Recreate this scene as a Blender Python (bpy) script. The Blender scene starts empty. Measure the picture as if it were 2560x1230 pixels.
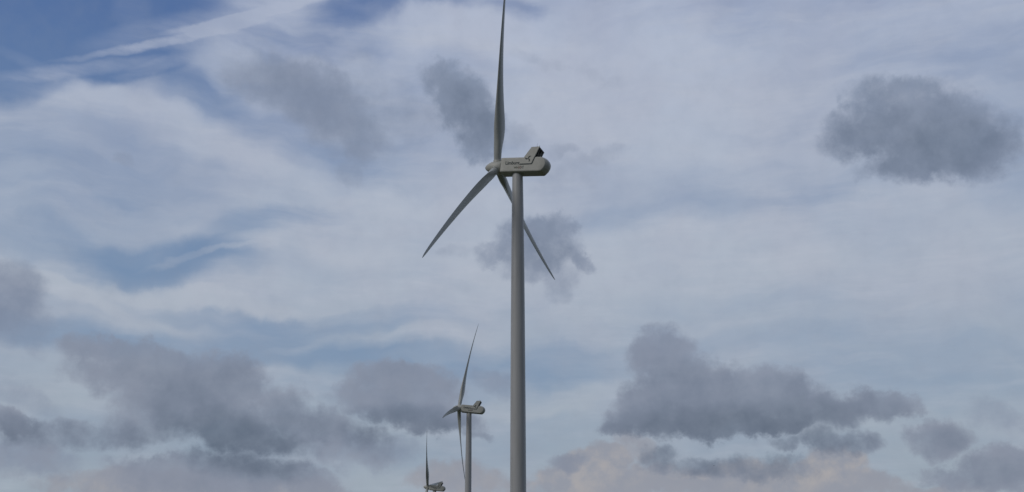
import bpy, bmesh, math
from mathutils import Vector, Matrix
from math import sin, cos, pi, radians

scene = bpy.context.scene
COL = scene.collection

# ------------------------------------------------------------------ camera
F_PX, IMG_W, IMG_H = 2869.0, 2560.0, 1230.0
PITCH = radians(19.0)
cam_data = bpy.data.cameras.new('camera')
cam = bpy.data.objects.new('camera', cam_data)
COL.objects.link(cam)
cam_data.sensor_width = 36.0
cam_data.lens = 36.0 * F_PX / IMG_W
cam_data.clip_start = 0.1
cam_data.clip_end = 60000.0
cam.location = (0, 0, 1.6)
cam.rotation_euler = (pi / 2 + PITCH, 0, 0)
scene.camera = cam
scene.render.resolution_x, scene.render.resolution_y = 1024, 492

scene.view_settings.view_transform = 'Standard'
scene.view_settings.look = 'None'
scene.view_settings.exposure = 0.0
scene.view_settings.gamma = 1.0

# sun direction (veiled sun, high on the left, a little behind the camera)
SUN_EL, SUN_AZ = radians(38.0), radians(-125.0)      # azimuth clockwise from +Y
sun_data = bpy.data.lights.new('sun', 'SUN')
sun_data.energy = 0.9
sun_data.angle = radians(30.0)
sun_data.color = (1.0, 0.95, 0.88)
sun = bpy.data.objects.new('sun', sun_data)
COL.objects.link(sun)
to_sun = Vector((sin(SUN_AZ) * cos(SUN_EL), cos(SUN_AZ) * cos(SUN_EL), sin(SUN_EL)))
sun.rotation_euler = to_sun.to_track_quat('Z', 'Y').to_euler()


def lin(r, g, b):
    f = lambda c: ((c / 255 + 0.055) / 1.055) ** 2.4 if c > 10 else c / 255 / 12.92
    return (f(r), f(g), f(b), 1.0)


# ------------------------------------------------------------------ world: sky with clouds
# Clouds are laid out on the sky by compass direction and height above the
# horizon (u = azimuth, v = elevation, both in units of 100/2869 rad).
KU = F_PX / 100.0


def sky_uv(X, Y):
    dx, dy = (X - IMG_W / 2) / F_PX, (IMG_H / 2 - Y) / F_PX
    d = Vector((dx, cos(PITCH) - dy * sin(PITCH), sin(PITCH) + dy * cos(PITCH))).normalized()
    return math.atan2(d.x, d.y) * KU, math.asin(d.z) * KU


world = bpy.data.worlds.new('World')
scene.world = world
world.use_nodes = True
world.cycles.sampling_method = 'MANUAL'
world.cycles.sample_map_resolution = 512
NT = world.node_tree
NT.nodes.clear()


def nd(t, **kw):
    n = NT.nodes.new(t)
    for k, v in kw.items():
        setattr(n, k, v)
    return n


def put(sock, v):
    if isinstance(v, bpy.types.NodeSocket):
        NT.links.new(v, sock)
    else:
        sock.default_value = v


def math_n(op, a, b=None, c=None, clamp=False):
    n = nd('ShaderNodeMath', operation=op, use_clamp=clamp)
    put(n.inputs[0], a)
    if b is not None: put(n.inputs[1], b)
    if c is not None: put(n.inputs[2], c)
    return n.outputs[0]


def vmath(op, a, b=None, c=None, scale=None):
    n = nd('ShaderNodeVectorMath', operation=op)
    put(n.inputs[0], a)
    if b is not None: put(n.inputs[1], b)
    if c is not None: put(n.inputs[2], c)
    if scale is not None: put(n.inputs['Scale'], scale)
    return n.outputs['Value'] if op == 'LENGTH' else n.outputs['Vector']


def dot_n(a, b):
    n = nd('ShaderNodeVectorMath', operation='DOT_PRODUCT')
    put(n.inputs[0], a)
    put(n.inputs[1], b)
    return n.outputs['Value']


def noise(vec, scale, detail, rough=0.55, color=False, lac=2.0):
    n = nd('ShaderNodeTexNoise')
    put(n.inputs['Vector'], vec)
    n.inputs['Scale'].default_value = scale
    n.inputs['Detail'].default_value = detail
    n.inputs['Roughness'].default_value = rough
    n.inputs['Lacunarity'].default_value = lac
    return n.outputs['Color'] if color else n.outputs[0]


def mapping(vec, loc=(0, 0, 0), rot=0.0, scale=(1, 1, 1), vt='POINT'):
    n = nd('ShaderNodeMapping', vector_type=vt)
    put(n.inputs['Vector'], vec)
    n.inputs['Location'].default_value = loc
    n.inputs['Rotation'].default_value = (0, 0, rot)
    n.inputs['Scale'].default_value = scale
    return n.outputs[0]


def smooth(x, a, b, lo=0.0, hi=1.0):
    n = nd('ShaderNodeMapRange', interpolation_type='SMOOTHSTEP')
    put(n.inputs['Value'], x)
    n.inputs['From Min'].default_value = a
    n.inputs['From Max'].default_value = b
    n.inputs['To Min'].default_value = lo
    n.inputs['To Max'].default_value = hi
    return n.outputs['Result']


def mixc(fac, a, b):
    n = nd('ShaderNodeMix', data_type='RGBA')
    put(n.inputs[0], fac)
    put(n.inputs[6], a)
    put(n.inputs[7], b)
    return n.outputs[2]


def field(vec, blobs, op='MAX', inner=0.0, start=None):
    """combine soft ellipses (X, Y, rx, ry, rot, weight) into one value"""
    acc = start
    for X, Y, rx, ry, rot, w in blobs:
        u, v = sky_uv(X, Y)
        ca, sa, ax, ay = cos(radians(rot)), sin(radians(rot)), 100.0 / rx, 100.0 / ry
        # the vector's z is 1, so a dot product gives a rotated, scaled offset
        p = dot_n(vec, (ca * ax, sa * ax, -(u * ca + v * sa) * ax))
        q = dot_n(vec, (-sa * ay, ca * ay, (u * sa - v * ca) * ay))
        d2 = math_n('MULTIPLY_ADD', p, p, math_n('MULTIPLY', q, q))
        g = smooth(d2, inner, 1.0, w, 0.0)
        if acc is None:
            acc = g
        elif op == 'MAX':
            acc = math_n('SMOOTH_MAX', acc, g, 0.18 if inner >= 0 else 0.4)
        else:
            acc = math_n('ADD', acc, g)
    return acc


tc = nd('ShaderNodeTexCoord')
DIR = tc.outputs['Generated']
sep = nd('ShaderNodeSeparateXYZ')
put(sep.inputs[0], DIR)
az = math_n('ARCTAN2', sep.outputs[0], sep.outputs[1])
el = math_n('ARCSINE', sep.outputs[2])
comb = nd('ShaderNodeCombineXYZ')
put(comb.inputs[0], math_n('MULTIPLY', az, KU))
put(comb.inputs[1], math_n('MULTIPLY', el, KU))
comb.inputs[2].default_value = 1.0
P = vmath('ADD', comb.outputs[0], (0, 0, 0))
V = math_n('MULTIPLY', el, KU)
HALF = (0.5, 0.5, 0.5)


def warp(vec, specs):
    out = vec
    for k, (sc, det, amp, rough) in enumerate(specs):
        n = noise(mapping(vec, (7.3 * k + 1.7, 3.1 * k, 0.5 * k)), sc, det, rough, color=True)
        d = vmath('SUBTRACT', n, HALF)
        out = vmath('ADD', out, vmath('MULTIPLY', d, (amp, amp, 0)))
    return out


# clear blue sky
nish = nd('ShaderNodeTexSky', sky_type='NISHITA')
nish.sun_disc = False
nish.sun_elevation = SUN_EL
nish.sun_rotation = SUN_AZ
nish.air_density = 1.0
nish.dust_density = 1.0
nish.ozone_density = 1.5
clear = vmath('MULTIPLY', nish.outputs[0], (0.030, 0.030, 0.032))
ramp = nd('ShaderNodeValToRGB')
put(ramp.inputs[0], math_n('DIVIDE', V, 20.0))
r = ramp.color_ramp
r.elements[0].position, r.elements[0].color = 0.15, lin(146, 165, 182)
r.elements[1].position, r.elements[1].color = 0.85, lin(78, 108, 162)
e = r.elements.new(0.30); e.color = lin(132, 156, 184)
e = r.elements.new(0.50); e.color = lin(116, 144, 181)
e = r.elements.new(0.72); e.color = lin(88, 118, 168)
sky_c = mixc(0.85, clear, ramp.outputs[0])

# high veil of cirrus
Wv = warp(P, [(0.30, 2, 1.8, 0.5), (1.1, 4, 0.55, 0.55)])
holes = [
    (150, 30, 600, 210, 14, -1.15), (60, 140, 330, 120, 15, -0.6), (330, 185, 200, 55, 20, -0.5), (980, 5, 300, 65, 8, -0.7),
    (400, 205, 320, 70, -8, -0.34), (540, 205, 200, 50, 5, -0.2), (700, 95, 190, 50, -6, -0.35), (820, 60, 200, 60, -15, -0.30),
    (430, 655, 320, 72, 4, -0.50), (590, 595, 260, 70, 24, -0.30), (370, 676, 180, 34, 0, -0.25), (150, 420, 620, 260, -8, -0.20), (900, 330, 420, 160, -10, -0.10), (760, 520, 220, 40, 10, -0.26),
    (170, 830, 300, 56, 0, -0.5), (640, 865, 460, 60, 2, -0.5), (1010, 895, 340, 60, 2, -0.45),
    (900, 805, 400, 34, 3, -0.28), (560, 790, 260, 30, 0, -0.35), (120, 600, 300, 50, 0, -0.25),
    (1420, 915, 240, 60, 0, -0.36), (1750, 515, 560, 60, 3, -0.13), (1560, 440, 400, 60, 0, -0.14),
    (2250, 925, 560, 120, -4, -0.26), 
    (1780, 840, 600, 60, 0, -0.16), (700, 330, 420, 70, -15, -0.26), (360, 480, 460, 60, -12, -0.15),
    (2480, 300, 200, 260, 0, -0.2), (450, 1110, 900, 90, 0, -0.30), (1250, 1090, 420, 80, 0, -0.22), (2000, 1160, 700, 80, 0, -0.25),
    (1100, 960, 500, 80, 0, -0.3), (1290, 15, 110, 40, 0, -0.3),
]
boost = [
    (1560, 230, 480, 300, 0, 0.34), (1950, 330, 420, 200, 0, 0.14), (1300, 90, 260, 90, 0, 0.22),
    (1650, 640, 700, 130, 0, 0.30), (1000, 560, 480, 170, -10, 0.22), (1000, 760, 330, 60, 4, 0.2),
    (2250, 640, 500, 130, 0, 0.10), (620, 620, 150, 34, 12, 0.3), (500, 642, 190, 12, 9, 0.28), (480, 740, 360, 28, -4, 0.35), (130, 700, 260, 30, -14, 0.4),
    (330, 290, 420, 60, -16, 0.18), (780, 420, 500, 60, -14, 0.14), (950, 850, 330, 24, 5, 0.20), (1120, 80, 220, 60, 15, 0.22),
    (1400, 1000, 300, 40, 6, 0.2),
]
veil_s = field(Wv, holes + boost, 'ADD', 0.0, start=0.78)
stre = mapping(Wv, (0, 0, 0), radians(-9), (0.28, 1.1, 1))
n1 = noise(stre, 0.9, 5, 0.5)
n2 = noise(mapping(P, (4, 9, 2)), 0.36, 3, 0.45)
stre2 = mapping(Wv, (3, 1, 0), radians(-17), (0.14, 1.9, 1))
n3 = noise(stre2, 1.3, 5, 0.55)
tot = math_n('MULTIPLY_ADD', math_n('SUBTRACT', n1, 0.5), 0.72, veil_s)
tot = math_n('MULTIPLY_ADD', math_n('SUBTRACT', n2, 0.5), 0.42, tot)
tot = math_n('MULTIPLY_ADD', math_n('SUBTRACT', n3, 0.5), 0.30, tot)
veil_a = smooth(tot, -0.25, 1.25, 0.0, 1.0)
vr = nd('ShaderNodeValToRGB')
put(vr.inputs[0], math_n('DIVIDE', V, 20.0))
vr.color_ramp.elements[0].position, vr.color_ramp.elements[0].color = 0.12, lin(158, 170, 180)
vr.color_ramp.elements[1].position, vr.color_ramp.elements[1].color = 0.80, lin(176, 186, 207)
e = vr.color_ramp.elements.new(0.45); e.color = lin(175, 184, 198)
pinkn = smooth(noise(mapping(P, (11, 2, 5)), 0.35, 4, 0.5), 0.4, 0.65)
veil_c = mixc(math_n('MULTIPLY', pinkn, 0.28), vr.outputs[0], lin(174, 177, 192))
c = mixc(veil_a, sky_c, veil_c)

# old spread-out contrail and fibres at the upper left
Wc = warp(P, [(0.8, 5, 0.32, 0.6)])
con = field(Wc, [
    (200, 172, 260, 22, 16, 0.5), (430, 102, 340, 14, 18, 0.8), (620, 42, 280, 15, 17.5, 0.95), (820, -15, 220, 20, 16, 0.75),
    (480, 68, 330, 50, 17.5, 0.42), (640, 50, 200, 60, 17, 0.3), (650, 8, 160, 30, -6, 0.5), (330, 20, 60, 60, -50, 0.18),
    (700, 125, 220, 20, -12, 0.40), (390, 165, 130, 20, 22, 0.35), (250, 240, 330, 24, -14, 0.22), (560, 310, 360, 26, -16, 0.20),
    (120, 220, 160, 40, 10, 0.30), (900, 100, 200, 26, 25, 0.28), (1400, 60, 260, 60, 20, 0.2)], 'ADD')
fib = noise(mapping(Wc, (0, 0, 3), radians(-17), (0.45, 2.2, 1)), 1.6, 6, 0.6)
con_a = math_n('MULTIPLY', con, smooth(fib, 0.25, 0.75, 0.55, 1.2), clamp=True)
c = mixc(math_n('MULTIPLY', con_a, 0.58, clamp=True), c, lin(180, 188, 206))

# faint ice-cloud fibres over the whole veil
Wf = warp(P, [(0.6, 2, 0.35, 0.5)])
fb = noise(mapping(Wf, (2, 6, 4), radians(-8), (0.30, 2.4, 1)), 1.5, 6, 0.58)
fb2 = noise(mapping(Wf, (9, 1, 4), radians(-20), (0.4, 1.4, 1)), 0.8, 5, 0.55)
fa = math_n('MULTIPLY', math_n('MULTIPLY', smooth(fb, 0.38, 0.72), math_n('MULTIPLY', smooth(fb2, 0.34, 0.62), veil_a)), 0.40)
c = mixc(fa, c, lin(184, 190, 203))

# far warm-lit clouds low down
Wl = warp(P, [(0.9, 3, 0.9, 0.5), (3.0, 6, 0.42, 0.62)])
nl = noise(mapping(P, (2, 8, 1)), 2.2, 7, 0.6)


def cover(vec, blobs, nz, amp, t0, t1, inner=0.0):
    f = field(vec, blobs, 'MAX', inner)
    gate = math_n('MULTIPLY', f, 3.5 * amp, clamp=False)
    gate = math_n('MINIMUM', gate, amp)
    f = math_n('MULTIPLY_ADD', math_n('SUBTRACT', nz, 0.5), gate, f)
    return smooth(f, t0, t1), f


a, f = cover(Wl, [
    (1500, 1150, 120, 60, 10, 1.0), (1440, 1200, 150, 60, 0, 0.9), (1620, 1200, 260, 60, 0, 0.9), (1860, 1200, 300, 60, 0, 0.9),
    (2080, 1165, 110, 55, 0, 0.95), (2100, 1215, 230, 50, 0, 0.8), (1340, 1220, 160, 40, 0, 0.6), (1150, 1200, 190, 60, 0, 0.75), (1230, 1215, 190, 40, 0, 0.6),
    (2300, 1225, 200, 30, 0, 0.6), (380, 1215, 330, 60, 0, 0.85), (700, 1230, 260, 40, 0, 0.7), (1590, 1115, 90, 40, -20, 0.6)],
    nl, 0.9, 0.12, 0.75)
warmn = smooth(noise(mapping(P, (6, 1, 9)), 1.4, 5, 0.6), 0.38, 0.68)
warm_f = field(Wl, [(1500, 1160, 150, 70, 0, 0.9), (2070, 1165, 150, 60, 0, 0.95), (1880, 1165, 120, 20, 0, 0.6), (1750, 1185, 130, 16, 0, 0.6),
                    (1150, 1210, 200, 50, 0, 0.3), (1400, 1215, 140, 50, 0, 0.8), (1980, 1200, 200, 30, 0, 0.5), (260, 1225, 160, 30, 0, 0.4)])
warm_c = mixc(math_n('MULTIPLY', warm_f, warmn, clamp=True), lin(146, 149, 160), lin(174, 168, 166))
c = mixc(math_n('MULTIPLY', a, 0.85), c, warm_c)

# soft, thin grey clouds
Ws = warp(P, [(0.7, 3, 1.1, 0.5), (2.2, 6, 0.5, 0.6)])
ns = noise(mapping(P, (5, 5, 7)), 1.5, 7, 0.6)
soft = [
    (700, 205, 220, 110, -12, 0.85), (790, 255, 260, 125, -25, 1.05), (870, 305, 200, 90, -30, 0.95), (980, 280, 200, 110, -20, 0.5), (620, 190, 120, 60, 0, 0.4),
    (900, 165, 110, 60, 0, 0.38), (875, 425, 60, 60, 0, 0.5), (325, 402, 40, 26, 0, 0.55),
    (1480, 395, 130, 40, 8, 0.5), (1390, 375, 50, 32, 0, 0.5), (1300, 345, 70, 60, 0, 0.55), (1430, 450, 150, 60, 0, 0.36),
    (1500, 190, 130, 30, -8, 0.32), (1330, 150, 150, 24, -14, 0.34), (1150, 630, 70, 30, 10, 0.42), 
    (1400, 735, 70, 50, 0, 0.55), (1235, 950, 80, 46, -10, 0.75), (2490, 1050, 90, 50, -20, 0.6),
    (25, 760, 110, 110, -30, 1.0), (70, 830, 130, 70, 0, 0.7), (960, 1130, 120, 70, 10, 0.75), (880, 1120, 150, 60, 0, 0.7),
    (80, 1150, 190, 50, 0, 0.8), (60, 990, 120, 60, -20, 0.55), (620, 1170, 300, 70, 0, 0.5),
    
]
a, f = cover(Ws, soft, ns, 0.9, 0.0, 1.3)
sc_ = mixc(smooth(noise(mapping(P, (1, 4, 4)), 0.9, 4, 0.5), 0.35, 0.65), lin(120, 132, 154), lin(130, 140, 160))
c = mixc(math_n('MULTIPLY', a, 0.88), c, sc_)

# cumulus with ragged edges
Wk = warp(P, [(0.85, 2, 0.7, 0.5), (2.6, 7, 0.62, 0.64)])
Wd = warp(P, [(0.5, 2, 0.6, 0.5), (1.6, 4, 0.45, 0.5)])
nk = noise(mapping(P, (9, 3, 2)), 1.7, 8, 0.60)
cumulus = [
    # right-hand cloud with the tower
    (1655, 885, 120, 92, 0, 1.0), (1700, 950, 150, 105, -20, 1.05), (1630, 1010, 130, 80, 0, 1.0), (1640, 1045, 180, 55, 0, 1.0),
    (1800, 1000, 210, 105, -5, 1.05), (1780, 1050, 300, 58, 0, 1.05), (1940, 990, 190, 90, -8, 1.0), (2040, 1015, 190, 72, -8, 1.0),
    (2150, 1015, 150, 58, -5, 0.95), (2235, 1010, 80, 42, -10, 0.9), (1545, 1060, 80, 34, 5, 0.9), (1900, 1060, 260, 44, 2, 1.0),
    (1960, 1108, 60, 32, 0, 0.55), (2080, 1100, 120, 44, -8, 0.72), (2145, 1112, 80, 40, 0, 0.7), (2345, 1095, 90, 66, 0, 0.92), (2395, 1080, 60, 30, -30, 0.5),
    (2500, 1168, 130, 70, 0, 0.98), (2380, 1190, 110, 46, 0, 0.85), (1425, 1160, 70, 36, 0, 0.7), (1780, 1165, 170, 44, 0, 0.62),
    (1650, 1145, 80, 50, 0, 0.55), (1950, 1170, 130, 40, 0, 0.55), 
    # upper right
    (2250, 250, 180, 85, -12, 0.9), (2180, 335, 180, 85, 5, 1.0), (2320, 330, 230, 130, -5, 1.1), (2430, 350, 165, 115, -20, 1.05),
    (2350, 405, 250, 68, 0, 1.0), (2125, 305, 105, 65, 20, 0.8), 
    # centre
    (1110, 195, 95, 70, 0, 0.85), (1160, 255, 125, 100, -50, 1.05), (1205, 330, 95, 100, -60, 1.0), 
    (1345, 600, 130, 85, 0, 0.95), (1395, 570, 70, 60, 0, 0.85), (1250, 630, 100, 50, 10, 0.75), (1435, 650, 90, 36, -38, 0.8),
    (1340, 670, 120, 60, 0, 0.75), (1345, 620, 160, 105, 0, 0.9), (1400, 700, 80, 50, 0, 0.5),
    # lower left bank
    (270, 890, 150, 55, 0, 0.95), (400, 925, 200, 85, -10, 1.05), (530, 940, 150, 90, -5, 1.05), (600, 960, 105, 105, 0, 1.0),
    (480, 1010, 200, 100, -25, 1.05), (570, 1060, 200, 90, -15, 1.05), (640, 1095, 150, 55, -5, 1.0), (760, 1060, 160, 75, -8, 0.8),
    (860, 1085, 130, 55, -5, 0.65), (340, 1065, 150, 62, 0, 0.7), (220, 1075, 160, 44, -5, 0.6), (400, 1010, 210, 90, -20, 0.8), (320, 950, 220, 80, -12, 0.8), (700, 1020, 130, 80, 0, 0.8), (790, 1065, 170, 75, -5, 0.85), (880, 1090, 150, 50, -5, 0.7), (20, 1050, 110, 44, -15, 0.9),
    (100, 1070, 120, 32, 0, 0.65), 
    # lower centre
    (1000, 945, 170, 62, 0, 0.98), (905, 990, 120, 66, 10, 0.85), (1010, 1005, 190, 85, -5, 1.05), (1080, 1045, 180, 58, -5, 0.95),
    (1190, 1085, 60, 22, 0, 0.6), (1110, 980, 90, 60, 0, 0.8), 
    # bottom left
    (440, 1185, 230, 62, -4, 0.9), (600, 1175, 220, 60, -5, 0.85), (720, 1200, 200, 50, -6, 0.8), (520, 1205, 330, 50, 0, 0.85),
    (720, 1080, 220, 80, -5, 0.6), (880, 1120, 170, 70, 0, 0.5), (120, 1085, 180, 55, 0, 0.6), (60, 1150, 170, 50, 0, 0.5), (430, 960, 260, 110, -15, 0.6),
]
a, f = cover(Wk, cumulus, nk, 1.05, 0.0, 0.92)
a_high = math_n('MULTIPLY', smooth(f, 0.01, 1.02), 1.06, clamp=True)
a = math_n('ADD', a, math_n('MULTIPLY', smooth(V, 6.2, 9.0, 0.0, 1.0), math_n('SUBTRACT', a_high, a)))
body = noise(mapping(P, (12, 6, 1)), 0.9, 6, 0.6)
a = math_n('MULTIPLY', a, smooth(body, 0.30, 0.60, 0.86, 1.0))
dark_f = field(Wd, [
    (1830, 1100, 460, 150, 0, 1.0), (1640, 1100, 260, 130, 0, 0.7), (2060, 1070, 300, 100, 3, 0.7), (1720, 1010, 280, 160, 0, 0.42), (2000, 1010, 330, 110, 0, 0.45),
    (2300, 380, 320, 90, -4, 0.55), (2180, 330, 160, 80, 0, 0.45), (2400, 350, 140, 80, -20, 0.4), (1360, 620, 120, 80, 0, 0.3), (590, 1105, 280, 110, -8, 1.05), (480, 1040, 220, 110, -30, 0.5), (720, 1060, 240, 90, 0, 0.6), (600, 960, 130, 120, 0, 0.35),
    (1050, 1085, 300, 90, -3, 0.85), (250, 1095, 300, 70, -5, 0.65), (20, 1070, 160, 60, -10, 0.75), (1180, 290, 110, 130, 30, 0.45),
    (520, 980, 300, 120, -10, 0.3), (2120, 1110, 120, 30, 0, 0.2), (2345, 1115, 120, 60, 0, 0.4), (2480, 1185, 180, 60, 0, 0.4), (800, 1080, 220, 80, 0, 0.35)])
nd2 = noise(mapping(P, (3, 3, 8)), 1.7, 5, 0.55)
dark = math_n('MULTIPLY_ADD', math_n('SUBTRACT', nd2, 0.5), 0.7, math_n('MULTIPLY', dark_f, 0.90))
dark = math_n('MULTIPLY_ADD', math_n('SUBTRACT', f, 0.68), math_n('MULTIPLY_ADD', smooth(V, 6.2, 9.0), 0.30, 0.26), dark)
cr = nd('ShaderNodeValToRGB')
put(cr.inputs[0], math_n('MULTIPLY', dark, 0.86))
cr.color_ramp.elements[0].position, cr.color_ramp.elements[0].color = 0.0, lin(138, 144, 159)
cr.color_ramp.elements[1].position, cr.color_ramp.elements[1].color = 1.0, lin(90, 101, 117)
e = cr.color_ramp.elements.new(0.45); e.color = lin(120, 128, 144)
lightc = mixc(smooth(V, 6.0, 12.0), lin(139, 144, 157), lin(132, 142, 160))
mauve = mixc(math_n('MULTIPLY', smooth(nk, 0.3, 0.7), 0.65), cr.outputs[0], lightc)
cum_c = mixc(smooth(dark, 0.0, 0.6), mauve, cr.outputs[0])
cool = vmath('MULTIPLY', cum_c, (0.90, 0.985, 1.08))
cum_c = mixc(smooth(V, 4.0, 10.0, 0.30, 0.85), cum_c, cool)
c = mixc(math_n('MULTIPLY', a, 0.92), c, cum_c)

# grey cloud added out of view, behind and beside the camera, to cut fill
added_deck = smooth(math_n('ABSOLUTE', math_n('SUBTRACT', az, 0.25)), 0.85, 1.7)
added_deck_n = smooth(noise(mapping(P, (8, 8, 3)), 0.12, 6, 0.6), 0.2, 0.6, 0.55, 1.0)
c = mixc(math_n('MULTIPLY', added_deck, added_deck_n), c, lin(84, 92, 104))

# below the horizon
c = mixc(smooth(V, -0.6, 0.2), lin(70, 72, 62), c)

bg = nd('ShaderNodeBackground')
put(bg.inputs['Color'], c)
bg.inputs['Strength'].default_value = 1.0
out = nd('ShaderNodeOutputWorld')
NT.links.new(bg.outputs[0], out.inputs['Surface'])


# ------------------------------------------------------------------ materials
def paint(name, base, rough=0.45, grime=0.10, streak=True, coat=0.0):
    m = bpy.data.materials.new(name)
    m.use_nodes = True
    t = m.node_tree
    b = t.nodes['Principled BSDF']
    b.inputs['Roughness'].default_value = rough
    tcn = t.nodes.new('ShaderNodeTexCoord')
    mp = t.nodes.new('ShaderNodeMapping')
    mp.inputs['Scale'].default_value = (1.0, 1.0, 0.08) if streak else (0.6, 0.6, 0.6)
    t.links.new(tcn.outputs['Object'], mp.inputs[0])
    n = t.nodes.new('ShaderNodeTexNoise')
    n.inputs['Scale'].default_value = 1.4
    n.inputs['Detail'].default_value = 6
    n.inputs['Roughness'].default_value = 0.62
    t.links.new(mp.outputs[0], n.inputs['Vector'])
    cr_ = t.nodes.new('ShaderNodeValToRGB')
    cr_.color_ramp.elements[0].position = 0.30
    cr_.color_ramp.elements[1].position = 0.62
    k = 1 - grime
    cr_.color_ramp.elements[0].color = (base[0] * k, base[1] * k * 0.995, base[2] * k * 0.97, 1)
    cr_.color_ramp.elements[1].color = (*base, 1)
    t.links.new(n.outputs[0], cr_.inputs[0])
    t.links.new(cr_.outputs[0], b.inputs['Base Color'])
    return m


M_TOWER = paint('tower_paint', (0.54, 0.55, 0.58), 0.42, 0.12)
M_NAC = paint('nacelle_gelcoat', (0.56, 0.565, 0.54), 0.45, 0.10, False)
M_BLADE = paint('blade_gelcoat', (0.47, 0.49, 0.49), 0.38, 0.08, False)
M_DARK = paint('radiator_metal', (0.045, 0.045, 0.045), 0.6, 0.3, False)
M_STEEL = paint('galvanised_steel', (0.30, 0.30, 0.29), 0.5, 0.2, False)
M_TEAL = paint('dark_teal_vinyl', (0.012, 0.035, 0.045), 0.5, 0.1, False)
M_OLIVE = paint('dark_green_vinyl', (0.06, 0.085, 0.05), 0.5, 0.1, False)
M_RED = paint('red_vinyl', (0.16, 0.05, 0.04), 0.5, 0.1, False)
M_BIRD = paint('dark_feathers', (0.05, 0.045, 0.045), 0.8, 0.3, False)


def link(name, me, mat, parent=None, smooth_=True, angle=None):
    me.materials.append(mat)
    if smooth_:
        for p in me.polygons: p.use_smooth = True
    if angle is not None:
        me.set_sharp_from_angle(angle=radians(angle))
    o = bpy.data.objects.new(name, me)
    COL.objects.link(o)
    o.parent = parent
    return o


def mesh_from(verts, faces, name='m'):
    me = bpy.data.meshes.new(name)
    me.from_pydata([tuple(v) for v in verts], [], faces)
    bm = bmesh.new(); bm.from_mesh(me)
    bmesh.ops.remove_doubles(bm, verts=bm.verts, dist=1e-5)
    bmesh.ops.recalc_face_normals(bm, faces=bm.faces)
    bm.to_mesh(me); bm.free()
    return me


def lathe(profile, n=64, axis='Z', close=True):
    """profile: list of (distance along axis, radius)"""
    V_, F_ = [], []
    for t_, r_ in profile:
        for k in range(n):
            a_ = 2 * pi * k / n
            if axis == 'Z': V_.append((r_ * cos(a_), r_ * sin(a_), t_))
            else: V_.append((t_, r_ * cos(a_), r_ * sin(a_)))
    for i in range(len(profile) - 1):
        for k in range(n):
            F_.append((i * n + k, i * n + (k + 1) % n, (i + 1) * n + (k + 1) % n, (i + 1) * n + k))
    if close:
        F_.append(tuple(range(n)))
        F_.append(tuple((len(profile) - 1) * n + k for k in range(n)))
    return V_, F_


class Geo:
    def __init__(s): s.V, s.F = [], []
    def add(s, V_, F_, M=None):
        o = len(s.V)
        for v in V_:
            v = Vector(v)
            s.V.append(M @ v if M else v)
        for f_ in F_: s.F.append(tuple(i + o for i in f_))
        return s
    def prism(s, poly, y0, y1):
        """poly in (s, z), extruded along y"""
        n = len(poly)
        V_ = [(p[0], y0, p[1]) for p in poly] + [(p[0], y1, p[1]) for p in poly]
        F_ = [tuple(range(n)), tuple(range(2 * n - 1, n - 1, -1))]
        F_ += [(i, (i + 1) % n, n + (i + 1) % n, n + i) for i in range(n)]
        return s.add(V_, F_)
    def box(s, x0, x1, y0, y1, z0, z1):
        return s.prism([(x0, z0), (x1, z0), (x1, z1), (x0, z1)], y0, y1)
    def tube(s, p0, p1, r0, r1=None, n=12):
        p0, p1 = Vector(p0), Vector(p1)
        r1 = r0 if r1 is None else r1
        L = (p1 - p0).length
        V_, F_ = lathe([(0, r0), (L, r1)], n)
        M = Matrix.Translation(p0) @ (p1 - p0).to_track_quat('Z', 'Y').to_matrix().to_4x4()
        return s.add(V_, F_, M)
    def mesh(s): 
        me = bpy.data.meshes.new('m')
        me.from_pydata([tuple(v) for v in s.V], [], s.F)
        bm = bmesh.new(); bm.from_mesh(me)
        bmesh.ops.recalc_face_normals(bm, faces=bm.faces)
        bm.to_mesh(me); bm.free()
        return me


def interp(x, pts):
    if x <= pts[0][0]: return pts[0][1]
    for (x0, y0), (x1, y1) in zip(pts, pts[1:]):
        if x <= x1:
            t_ = (x - x0) / (x1 - x0)
            return y0 + (y1 - y0) * t_
    return pts[-1][1]


def interp_s(x, pts):
    """Catmull-Rom style smooth interpolation"""
    if x <= pts[0][0]: return pts[0][1]
    if x >= pts[-1][0]: return pts[-1][1]
    for i in range(len(pts) - 1):
        if x <= pts[i + 1][0]:
            x0, y0 = pts[i]; x1, y1 = pts[i + 1]
            def sl(j):
                a_, b_ = pts[max(0, j - 1)], pts[min(len(pts) - 1, j + 1)]
                return (b_[1] - a_[1]) / (b_[0] - a_[0])
            h_ = x1 - x0; t_ = (x - x0) / h_
            m0, m1 = sl(i) * h_, sl(i + 1) * h_
            return ((2*t_**3 - 3*t_**2 + 1) * y0 + (t_**3 - 2*t_**2 + t_) * m0
                    + (-2*t_**3 + 3*t_**2) * y1 + (t_**3 - t_**2) * m1)


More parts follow.
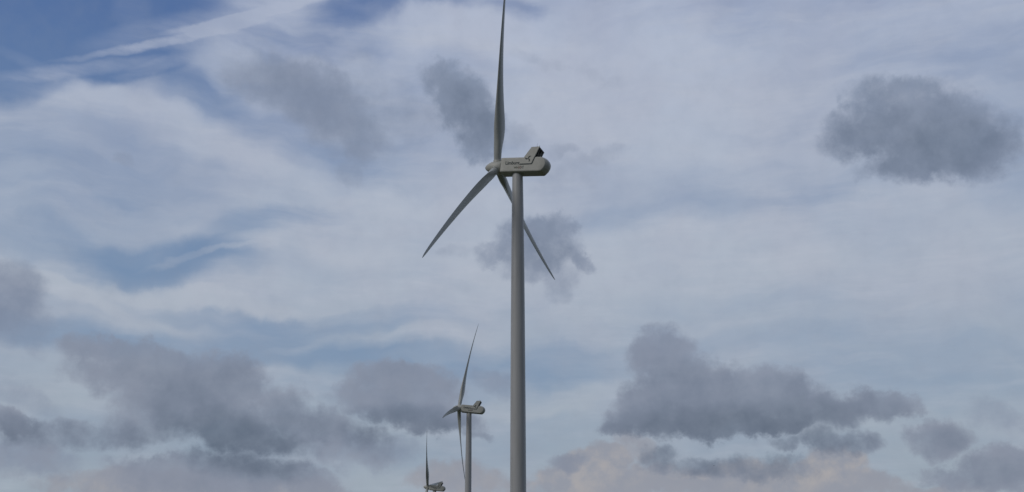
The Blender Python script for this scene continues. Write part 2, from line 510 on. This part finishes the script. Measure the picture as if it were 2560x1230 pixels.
# ------------------------------------------------------------------ ground
gm = bpy.data.materials.new('meadow')
gm.use_nodes = True
t = gm.node_tree
b = t.nodes['Principled BSDF']; b.inputs['Roughness'].default_value = 0.95
n_ = t.nodes.new('ShaderNodeTexNoise'); n_.inputs['Scale'].default_value = 0.02; n_.inputs['Detail'].default_value = 10
tcg = t.nodes.new('ShaderNodeTexCoord'); t.links.new(tcg.outputs['Object'], n_.inputs['Vector'])
rr = t.nodes.new('ShaderNodeValToRGB')
rr.color_ramp.elements[0].position = 0.35; rr.color_ramp.elements[0].color = (0.035, 0.045, 0.018, 1)
rr.color_ramp.elements[1].position = 0.65; rr.color_ramp.elements[1].color = (0.075, 0.075, 0.032, 1)
t.links.new(n_.outputs[0], rr.inputs[0]); t.links.new(rr.outputs[0], b.inputs['Base Color'])
S = 15000
ground = link('ground', mesh_from([(-S, -S, 0), (S, -S, 0), (S, S, 0), (-S, S, 0)], [(0, 1, 2, 3)]), gm, None, False)
ground['kind'] = 'structure'

# ------------------------------------------------------------------ wind turbine
HUB_H, OVER, TAU, CONE, R_BLADE = 123.5, 5.82, 0.115, 0.027, 56.0
# local nacelle frame: +x = rearwards along the shaft, +y = far side, +z = up (tilted with the shaft)


def tower_mesh():
    D = [(0, 4.25), (20, 4.1), (36, 3.99), (60, 3.82), (84, 3.60), (100, 3.38), (112, 3.12), (121.0, 2.86)]
    seams = [22.0, 45.0, 68.0, 92.0]
    prof = [(0, 2.45), (0.25, 2.45), (0.25, D[0][1] / 2)]
    zs = sorted(set([1.0 + k * 3.0 for k in range(41)]))
    for z in zs:
        if z < 121.3: prof.append((z, interp_s(z, D) / 2))
    for z in seams:
        r_ = interp_s(z, D) / 2
        prof += [(z - 0.06, r_), (z - 0.05, r_ - 0.012), (z + 0.05, r_ - 0.012), (z + 0.06, r_)]
    prof.append((121.55, 1.42))
    prof.sort(key=lambda q: q[0])
    V_, F_ = lathe(prof, 72)
    return mesh_from(V_, F_)


def rear_s(y, z):
    """rear end of the nacelle: a bulged, rounded tail"""
    arc = [(-2.05, 7.15), (-1.7, 7.50), (-1.2, 7.93), (-0.5, 8.28), (0.2, 8.40), (0.9, 8.26), (1.5, 7.90), (1.9, 7.45), (2.1, 7.05)]
    bulge = 0.92 * max(0.0, 1 - (abs(y) / 2.0) ** 2.4)
    low = 0.9 if z < 0 else 0.55
    fz = 1 - (abs(z) / 2.1) ** 2 * low * 0.1
    return interp_s(z, arc) + bulge * fz


def nacelle_mesh():
    hw, zb, zt = 2.0, -2.05, 2.10
    # cross-section (y, z), rounded rectangle with bigger radius below
    sec = []
    def arc_(cy, cz, r_, a0, a1, n=5):
        for k in range(n + 1):
            a_ = radians(a0 + (a1 - a0) * k / n)
            sec.append((cy + r_ * cos(a_), cz + r_ * sin(a_)))
    rb, rt = 0.34, 0.22
    arc_(-hw + rb, zb + rb, rb, 270, 180)
    for k in range(1, 12):
        sec.append((-hw, zb + rb + (zt - rt - zb - rb) * k / 12))
    arc_(-hw + rt, zt - rt, rt, 180, 90)
    for k in range(1, 10):
        sec.append((-hw + rt + (2 * hw - 2 * rt) * k / 10, zt))
    arc_(hw - rt, zt - rt, rt, 90, 0)
    for k in range(1, 12):
        sec.append((hw, zt - rt - (zt - rt - zb - rb) * k / 12))
    arc_(hw - rb, zb + rb, rb, 0, -90)
    for k in range(1, 10):
        sec.append((hw - rb - (2 * hw - 2 * rb) * k / 10, zb))
    n = len(sec)
    V_, F_ = [], []
    rings = 0
    def ring(fn):
        nonlocal rings
        for (y, z) in sec: V_.append(fn(y, z))
        rings += 1
    ring(lambda y, z: (-4.20, y * 0.955, z * 0.955))
    ring(lambda y, z: (-4.12, y * 0.985, z * 0.985))
    ring(lambda y, z: (-4.0, y, z))
    for s_ in (-3, -1.5, 0, 1.5, 3, 4.5, 6, 6.6):
        ring(lambda y, z: (s_, y, z))
    ring(lambda y, z: (rear_s(2.0, z) - 0.03, y, z))
    ring(lambda y, z: (rear_s(2.0, z), y * 0.995, z * 0.995))
    for q in (0.97, 0.92, 0.84, 0.72, 0.58, 0.42, 0.25, 0.1):
        ring(lambda y, z: (rear_s(y * q, z * q) if abs(y * q) < 2 else 0, y * q, z * q))
    for i in range(rings - 1):
        for k in range(n):
            F_.append((i * n + k, i * n + (k + 1) % n, (i + 1) * n + (k + 1) % n, (i + 1) * n + k))
    F_.append(tuple(range(n)))
    F_.append(tuple((rings - 1) * n + k for k in range(n)))
    g = Geo().add(V_, F_)
    # roof hatch rails and ventilation hood under the tail
    g.box(-3.4, 1.6, -0.75, -0.69, 2.05, 2.17)
    g.box(-3.4, 1.6, 0.69, 0.75, 2.05, 2.17)
    return g.mesh()


def side_panel_mesh(side):
    y_in, y_out = 1.90, 2.06
    poly = [(2.30, 1.75), (2.42, 2.05), (4.13, 4.86), (4.25, 4.95), (6.38, 5.03), (6.46, 4.95), (4.66, 0.36), (4.52, 0.24), (1.25, 0.21), (1.25, 1.75)]
    upper = [(2.36, 2.12), (4.13, 4.86), (4.25, 4.95), (6.38, 5.03), (6.46, 4.95), (5.36, 2.12)]
    g = Geo()
    lo = [(2.36, 2.12), (5.36, 2.12), (4.66, 0.36), (4.52, 0.24), (2.9, 0.23), (2.36, 1.2)]
    if side < 0:
        g.prism(upper, -2.06, -1.93)
        g.prism(lo, -2.06, -1.998)
    else:
        g.prism(upper, 1.93, 2.06)
        g.prism(lo, 1.998, 2.06)
    return g.mesh()


def radiator_mesh():
    g = Geo()
    def slab(x0, x1, off0, off1):
        # leaning slab following the front edge of the side panels
        dx, dz = 1.75, 2.78
        L = math.hypot(dx, dz); nx, nz = dz / L, -dx / L
        base, top = Vector((2.75, 2.08)), Vector((2.75 + dx, 2.08 + dz))
        poly = [(base.x + nx * off0, base.y + nz * off0 + 0.3), (base.x + nx * off1, base.y + nz * off1 + 0.3 + 0.5),
                (top.x + nx * off1, top.y + nz * off1), (top.x + nx * off0, top.y + nz * off0)]
        g.prism(poly, x0, x1)
    slab(-1.90, 1.90, 0.0, 0.42)
    # fins of the coolers
    for k in range(23):
        y = -1.82 + k * 0.165
        slab(y, y + 0.03, 0.42, 0.45)
    return g.mesh()


def cooler_roof_mesh():
    g = Geo()
    g.prism([(4.25, 4.85), (6.36, 4.93), (6.40, 5.01), (4.27, 4.94)], -1.928, 1.928)
    g.prism([(6.18, 4.70), (6.30, 4.70), (6.36, 4.93), (6.26, 4.93)], -1.928, 1.928)
    return g.mesh()


def struts_mesh(y):
    g = Geo()
    g.tube((5.55, y, 2.02), (6.1, y, 4.9), 0.085)
    g.tube((4.0, y, 2.6), (5.6, y, 2.3), 0.06)
    g.tube((4.9, y, 4.6), (5.7, y, 2.7), 0.05)
    return g.mesh()


def antenna_mesh(h, r_, ball):
    g = Geo()
    g.tube((0, 0, -0.02), (0, 0, h), r_, r_ * 0.7)
    if ball:
        V_, F_ = lathe([(h - 0.12, 0.02), (h - 0.06, 0.08), (h, 0.10), (h + 0.06, 0.08), (h + 0.10, 0.02)], 12)
        g.add(V_, F_)
        g.tube((-0.18, 0, h * 0.6), (0.18, 0, h * 0.6), 0.02)
    else:
        g.tube((0, 0, 0), (0, 0, 0.2), r_ * 1.9)
    return g.mesh()


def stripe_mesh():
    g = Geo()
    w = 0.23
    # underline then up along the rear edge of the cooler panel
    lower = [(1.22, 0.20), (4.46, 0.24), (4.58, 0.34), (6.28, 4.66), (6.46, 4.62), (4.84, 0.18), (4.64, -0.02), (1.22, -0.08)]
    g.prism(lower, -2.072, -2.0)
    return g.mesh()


def logo_mesh():
    g = Geo()
    cx, cz = 3.62, 1.62
    for k in range(3):
        a0 = radians(72 + 120 * k)
        top, bot = [], []
        N = 14
        for i in range(N + 1):
            q = i / N
            rr_ = 0.05 + 0.98 * q
            a_ = a0 - 0.85 * q ** 1.2 + 0.30
            th = 0.175 * (math.sin(pi * min(1, q * 0.93 + 0.09)) ** 0.75) + 0.01
            p_ = Vector((cx + rr_ * cos(a_), cz + rr_ * sin(a_)))
            nrm = Vector((-sin(a_ - 0.6), cos(a_ - 0.6)))
            top.append(p_ + nrm * th * 1.05); bot.append(p_ - nrm * th * 1.05)
        for i in range(N):
            g.prism([tuple(bot[i]), tuple(bot[i + 1]), tuple(top[i + 1]), tuple(top[i])], -2.074, -2.05)
    return g.mesh()


def text_mesh(body, x0, x1, z0, cap, bold, flip=True):
    cu = bpy.data.curves.new('t', 'FONT')
    cu.body = body
    cu.size = 1.0
    cu.offset = bold
    cu.extrude = 0.006
    o = bpy.data.objects.new('t', cu)
    COL.objects.link(o)
    dg = bpy.context.evaluated_depsgraph_get()
    me = bpy.data.meshes.new_from_object(o.evaluated_get(dg))
    bpy.data.objects.remove(o)
    xs = [v.co.x for v in me.vertices]; 
    lo, hi = min(xs), max(xs)
    capH = 0.70
    me.materials.clear()
    for v in me.vertices:
        x, y, z = v.co
        v.co = (x0 + (x - lo) / (hi - lo) * (x1 - x0), -2.008 + (-z), z0 + y / capH * cap)
    return me


def spinner_mesh():
    prof = [(-9.42, 0.02), (-9.40, 0.16), (-9.30, 0.36), (-9.05, 0.66), (-8.6, 1.02), (-8.0, 1.36), (-7.3, 1.64), (-6.6, 1.80), (-5.9, 1.87), (-5.2, 1.86), (-4.7, 1.80), (-4.45, 1.70)]
    V_, F_ = lathe(prof, 56, 'X')
    g = Geo().add(V_, F_)
    V_, F_ = lathe([(-4.46, 1.45), (-4.15, 1.45)], 48, 'X')
    g.add(V_, F_)
    return g


def blade_geo(flex):
    """blade along +z from the hub centre; +x = upwind; +y = leading edge direction"""
    chord = [(0.0, 2.05), (0.05, 2.05), (0.09, 2.35), (0.14, 3.25), (0.19, 3.85), (0.23, 3.95), (0.30, 3.62), (0.40, 3.02), (0.5, 2.52), (0.62, 2.02), (0.75, 1.55), (0.87, 1.12), (0.94, 0.82), (0.975, 0.55), (0.992, 0.30), (1.0, 0.08)]
    twist = [(0.0, 26), (0.15, 26), (0.23, 23), (0.32, 17), (0.41, 12.5), (0.52, 8), (0.62, 5), (0.8, 2), (1.0, 0)]
    thick = [(0.0, 1.0), (0.05, 1.0), (0.09, 0.85), (0.14, 0.58), (0.2, 0.42), (0.3, 0.31), (0.4, 0.25), (0.6, 0.20), (1.0, 0.16)]
    fr0 = 1.2 / R_BLADE
    st = [fr0, 0.03, 0.045, 0.055, 0.07, 0.085, 0.10, 0.12, 0.14, 0.16, 0.18, 0.2, 0.22, 0.24, 0.27, 0.30, 0.34, 0.38, 0.42, 0.47, 0.52, 0.57, 0.62, 0.67, 0.72, 0.77, 0.82, 0.87, 0.91, 0.94, 0.96, 0.975, 0.985, 0.992, 0.997, 1.0]
    N = 36
    V_, F_ = [], []
    for fr in st:
        c_ = interp_s(fr, chord); b_ = radians(interp_s(fr, twist)); tk = interp_s(fr, thick)
        circ = max(0.0, min(1.0, (0.14 - fr) / 0.09)); circ = circ * circ * (3 - 2 * circ)
        r_ = fr * R_BLADE
        ax = CONE * r_ - flex * fr ** 2
        pa = 0.5 * circ + 0.33 * (1 - circ)        # pitch axis position from the leading edge
        for k in range(N):
            a_ = 2 * pi * k / N
            xc = 0.5 * (1 - cos(a_))               # 0 at leading edge, 1 at trailing edge
            yt = 5 * tk * (0.2969 * math.sqrt(max(xc, 0)) - 0.1260 * xc - 0.3516 * xc**2 + 0.2843 * xc**3 - 0.1015 * xc**4)
            foil = yt if a_ <= pi else -yt
            foil += 0.035 * (1 - circ) * 4 * xc * (1 - xc) * 0.6
            cy_ = 0.5 * sin(a_)
            y_ = foil * (1 - circ) + cy_ * circ
            along = (pa - xc) * c_                 # + towards leading edge
            across = y_ * c_                       # + towards suction side (downwind)
            Y = along * cos(b_) + across * sin(b_)
            X = along * sin(b_) - across * cos(b_)
            V_.append((ax + X, Y, r_))
    n = len(st)
    for i in range(n - 1):
        for k in range(N):
            F_.append((i * N + k, i * N + (k + 1) % N, (i + 1) * N + (k + 1) % N, (i + 1) * N + k))
    F_.append(tuple(range(N))); F_.append(tuple((n - 1) * N + k for k in range(N)))
    return V_, F_


ME = dict(
    tower=tower_mesh(), nacelle=nacelle_mesh(), panel_n=side_panel_mesh(-1), panel_f=side_panel_mesh(1),
    radiator=radiator_mesh(), roof=cooler_roof_mesh(), strut_a=struts_mesh(-0.75), strut_b=struts_mesh(0.75),
    ant_a=antenna_mesh(0.95, 0.035, False), ant_b=antenna_mesh(0.35, 0.03, True), stripe=stripe_mesh(), logo=logo_mesh(),
    limburg=text_mesh('Limburg', -2.82, 1.18, 0.04, 0.95, 0.032),
    win=text_mesh('win', -0.28, 0.92, -1.12, 0.72, 0.02), d=text_mesh('(d)', 0.98, 1.82, -1.12, 0.72, 0.02), t=text_mesh('t!', 1.88, 2.48, -1.12, 0.76, 0.02),
)


def basis(psi):
    a_ = Vector((-cos(psi) * cos(TAU), sin(psi) * cos(TAU), sin(TAU)))
    h_ = Vector((sin(psi), cos(psi), 0))
    u_ = Vector((cos(psi) * sin(TAU), -sin(psi) * sin(TAU), cos(TAU)))
    return a_, h_, u_


def wind_turbine(x, y, psi, theta, flex, dz, label):
    root = bpy.data.objects.new('wind_turbine', None)
    COL.objects.link(root)
    root.location = (x, y, dz)
    root.empty_display_size = 5
    root['label'] = label
    root['category'] = 'wind turbine'
    root['group'] = 'wind turbines standing in a row'
    a_, h_, u_ = basis(psi)
    link('tower', ME['tower'].copy(), M_TOWER, root, True, 40)
    # nacelle frame: x = -a, y = h, z = u
    M = Matrix(((-a_.x, h_.x, u_.x, 0), (-a_.y, h_.y, u_.y, 0), (-a_.z, h_.z, u_.z, HUB_H), (0, 0, 0, 1)))
    nac = link('nacelle', ME['nacelle'].copy(), M_NAC, root, True, 38)
    nac.matrix_local = M
    link('cooler_side_panel', ME['panel_n'].copy(), M_NAC, nac, False)
    link('cooler_side_panel', ME['panel_f'].copy(), M_NAC, nac, False)
    link('radiator', ME['radiator'].copy(), M_DARK, nac, False)
    link('cooler_roof', ME['roof'].copy(), M_DARK, nac, False)
    link('strut', ME['strut_a'].copy(), M_STEEL, nac, True, 40)
    link('strut', ME['strut_b'].copy(), M_STEEL, nac, True, 40)
    o = link('antenna', ME['ant_a'].copy(), M_STEEL, nac, True, 40); o.location = (5.65, -1.80, 5.0)
    o = link('antenna', ME['ant_b'].copy(), M_STEEL, nac, True, 40); o.location = (6.25, -1.55, 5.0)
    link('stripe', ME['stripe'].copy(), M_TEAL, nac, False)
    link('logo', ME['logo'].copy(), M_TEAL, nac, False)
    link('lettering', ME['limburg'].copy(), M_TEAL, nac, False)
    link('lettering', ME['win'].copy(), M_OLIVE, nac, False)
    link('lettering', ME['d'].copy(), M_RED, nac, False)
    link('lettering', ME['t'].copy(), M_TEAL, nac, False)
    # hub and blades
    hub_g = spinner_mesh()
    bV, bF = blade_geo(flex)
    blades = []
    for i in range(3):
        th = theta + i * 2 * pi / 3
        # in nacelle frame: blade direction = cos z - sin y ; leading edge direction = d/dtheta
        zb = Vector((0, -sin(th), cos(th)))
        yb = Vector((0, -cos(th), -sin(th)))
        xb = Vector((-1, 0, 0))
        Mb = Matrix(((xb.x, yb.x, zb.x, -OVER), (xb.y, yb.y, zb.y, 0), (xb.z, yb.z, zb.z, 0), (0, 0, 0, 1)))
        V_, F_ = lathe([(0.4, 1.27), (1.95, 1.22), (2.05, 1.17), (2.07, 1.08)], 40)
        hub_g.add(V_, F_, Mb)
        blades.append(Mb)
    hub = link('hub', hub_g.mesh(), M_NAC, root, True, 38)
    hub.matrix_local = M
    for Mb in blades:
        bl = link('blade', mesh_from(bV, bF), M_BLADE, root, True, 60)
        bl.matrix_local = M @ Mb
    return root


wind_turbine(1.51, 286.4, 0.342, 0.232, 2.62, -0.77, 'largest and nearest grey wind turbine, upright blade cut off by the top edge')
wind_turbine(-24.37, 646.7, 0.128, -0.247, 4.0, 2.66, 'middle-sized wind turbine left of the big tower, one blade hanging straight down')
wind_turbine(-64.17, 964.3, 0.123, 0.741, 2.63, -1.89, 'smallest farthest wind turbine at the bottom edge, only its nacelle and raised blade in view')


# ------------------------------------------------------------------ bird, a speck under the right-hand cloud
def bird_mesh():
    g = Geo()
    V_, F_ = lathe([(-0.17, 0.008), (-0.12, 0.02), (-0.04, 0.045), (0.05, 0.05), (0.12, 0.035), (0.16, 0.03), (0.19, 0.015), (0.215, 0.004)], 12, 'X')
    g.add(V_, F_)
    for s_ in (-1, 1):
        pts = [(0.07, 0.03, 0.02), (0.10, 0.16, 0.09), (0.02, 0.32, 0.10), (-0.06, 0.34, 0.085), (-0.05, 0.16, 0.07), (-0.06, 0.03, 0.02)]
        top = [Vector((p_[0], s_ * p_[1], p_[2] + 0.012)) for p_ in pts]
        bot = [Vector((p_[0], s_ * p_[1], p_[2] - 0.0)) for p_ in pts]
        n = len(pts)
        g.add(top + bot, [tuple(range(n)), tuple(range(n, 2 * n))] + [(i, (i + 1) % n, n + (i + 1) % n, n + i) for i in range(n)])
    g.add([(-0.14, -0.015, 0.0), (-0.14, 0.015, 0.0), (-0.27, 0.05, 0.0), (-0.27, -0.05, 0.0),
           (-0.14, -0.015, 0.012), (-0.14, 0.015, 0.012), (-0.27, 0.05, 0.008), (-0.27, -0.05, 0.008)],
          [(0, 1, 2, 3), (4, 5, 6, 7), (0, 1, 5, 4), (1, 2, 6, 5), (2, 3, 7, 6), (3, 0, 4, 7)])
    return g.mesh()


bird = link('bird', bird_mesh(), M_BIRD, None, True, 40)
bird['label'] = 'tiny dark bird flying low in the sky beneath the long grey cloud'
bird['category'] = 'bird'
bird.rotation_euler = (0.25, -0.1, radians(35))
bird.location = (64.6, 370.0, 54.6)
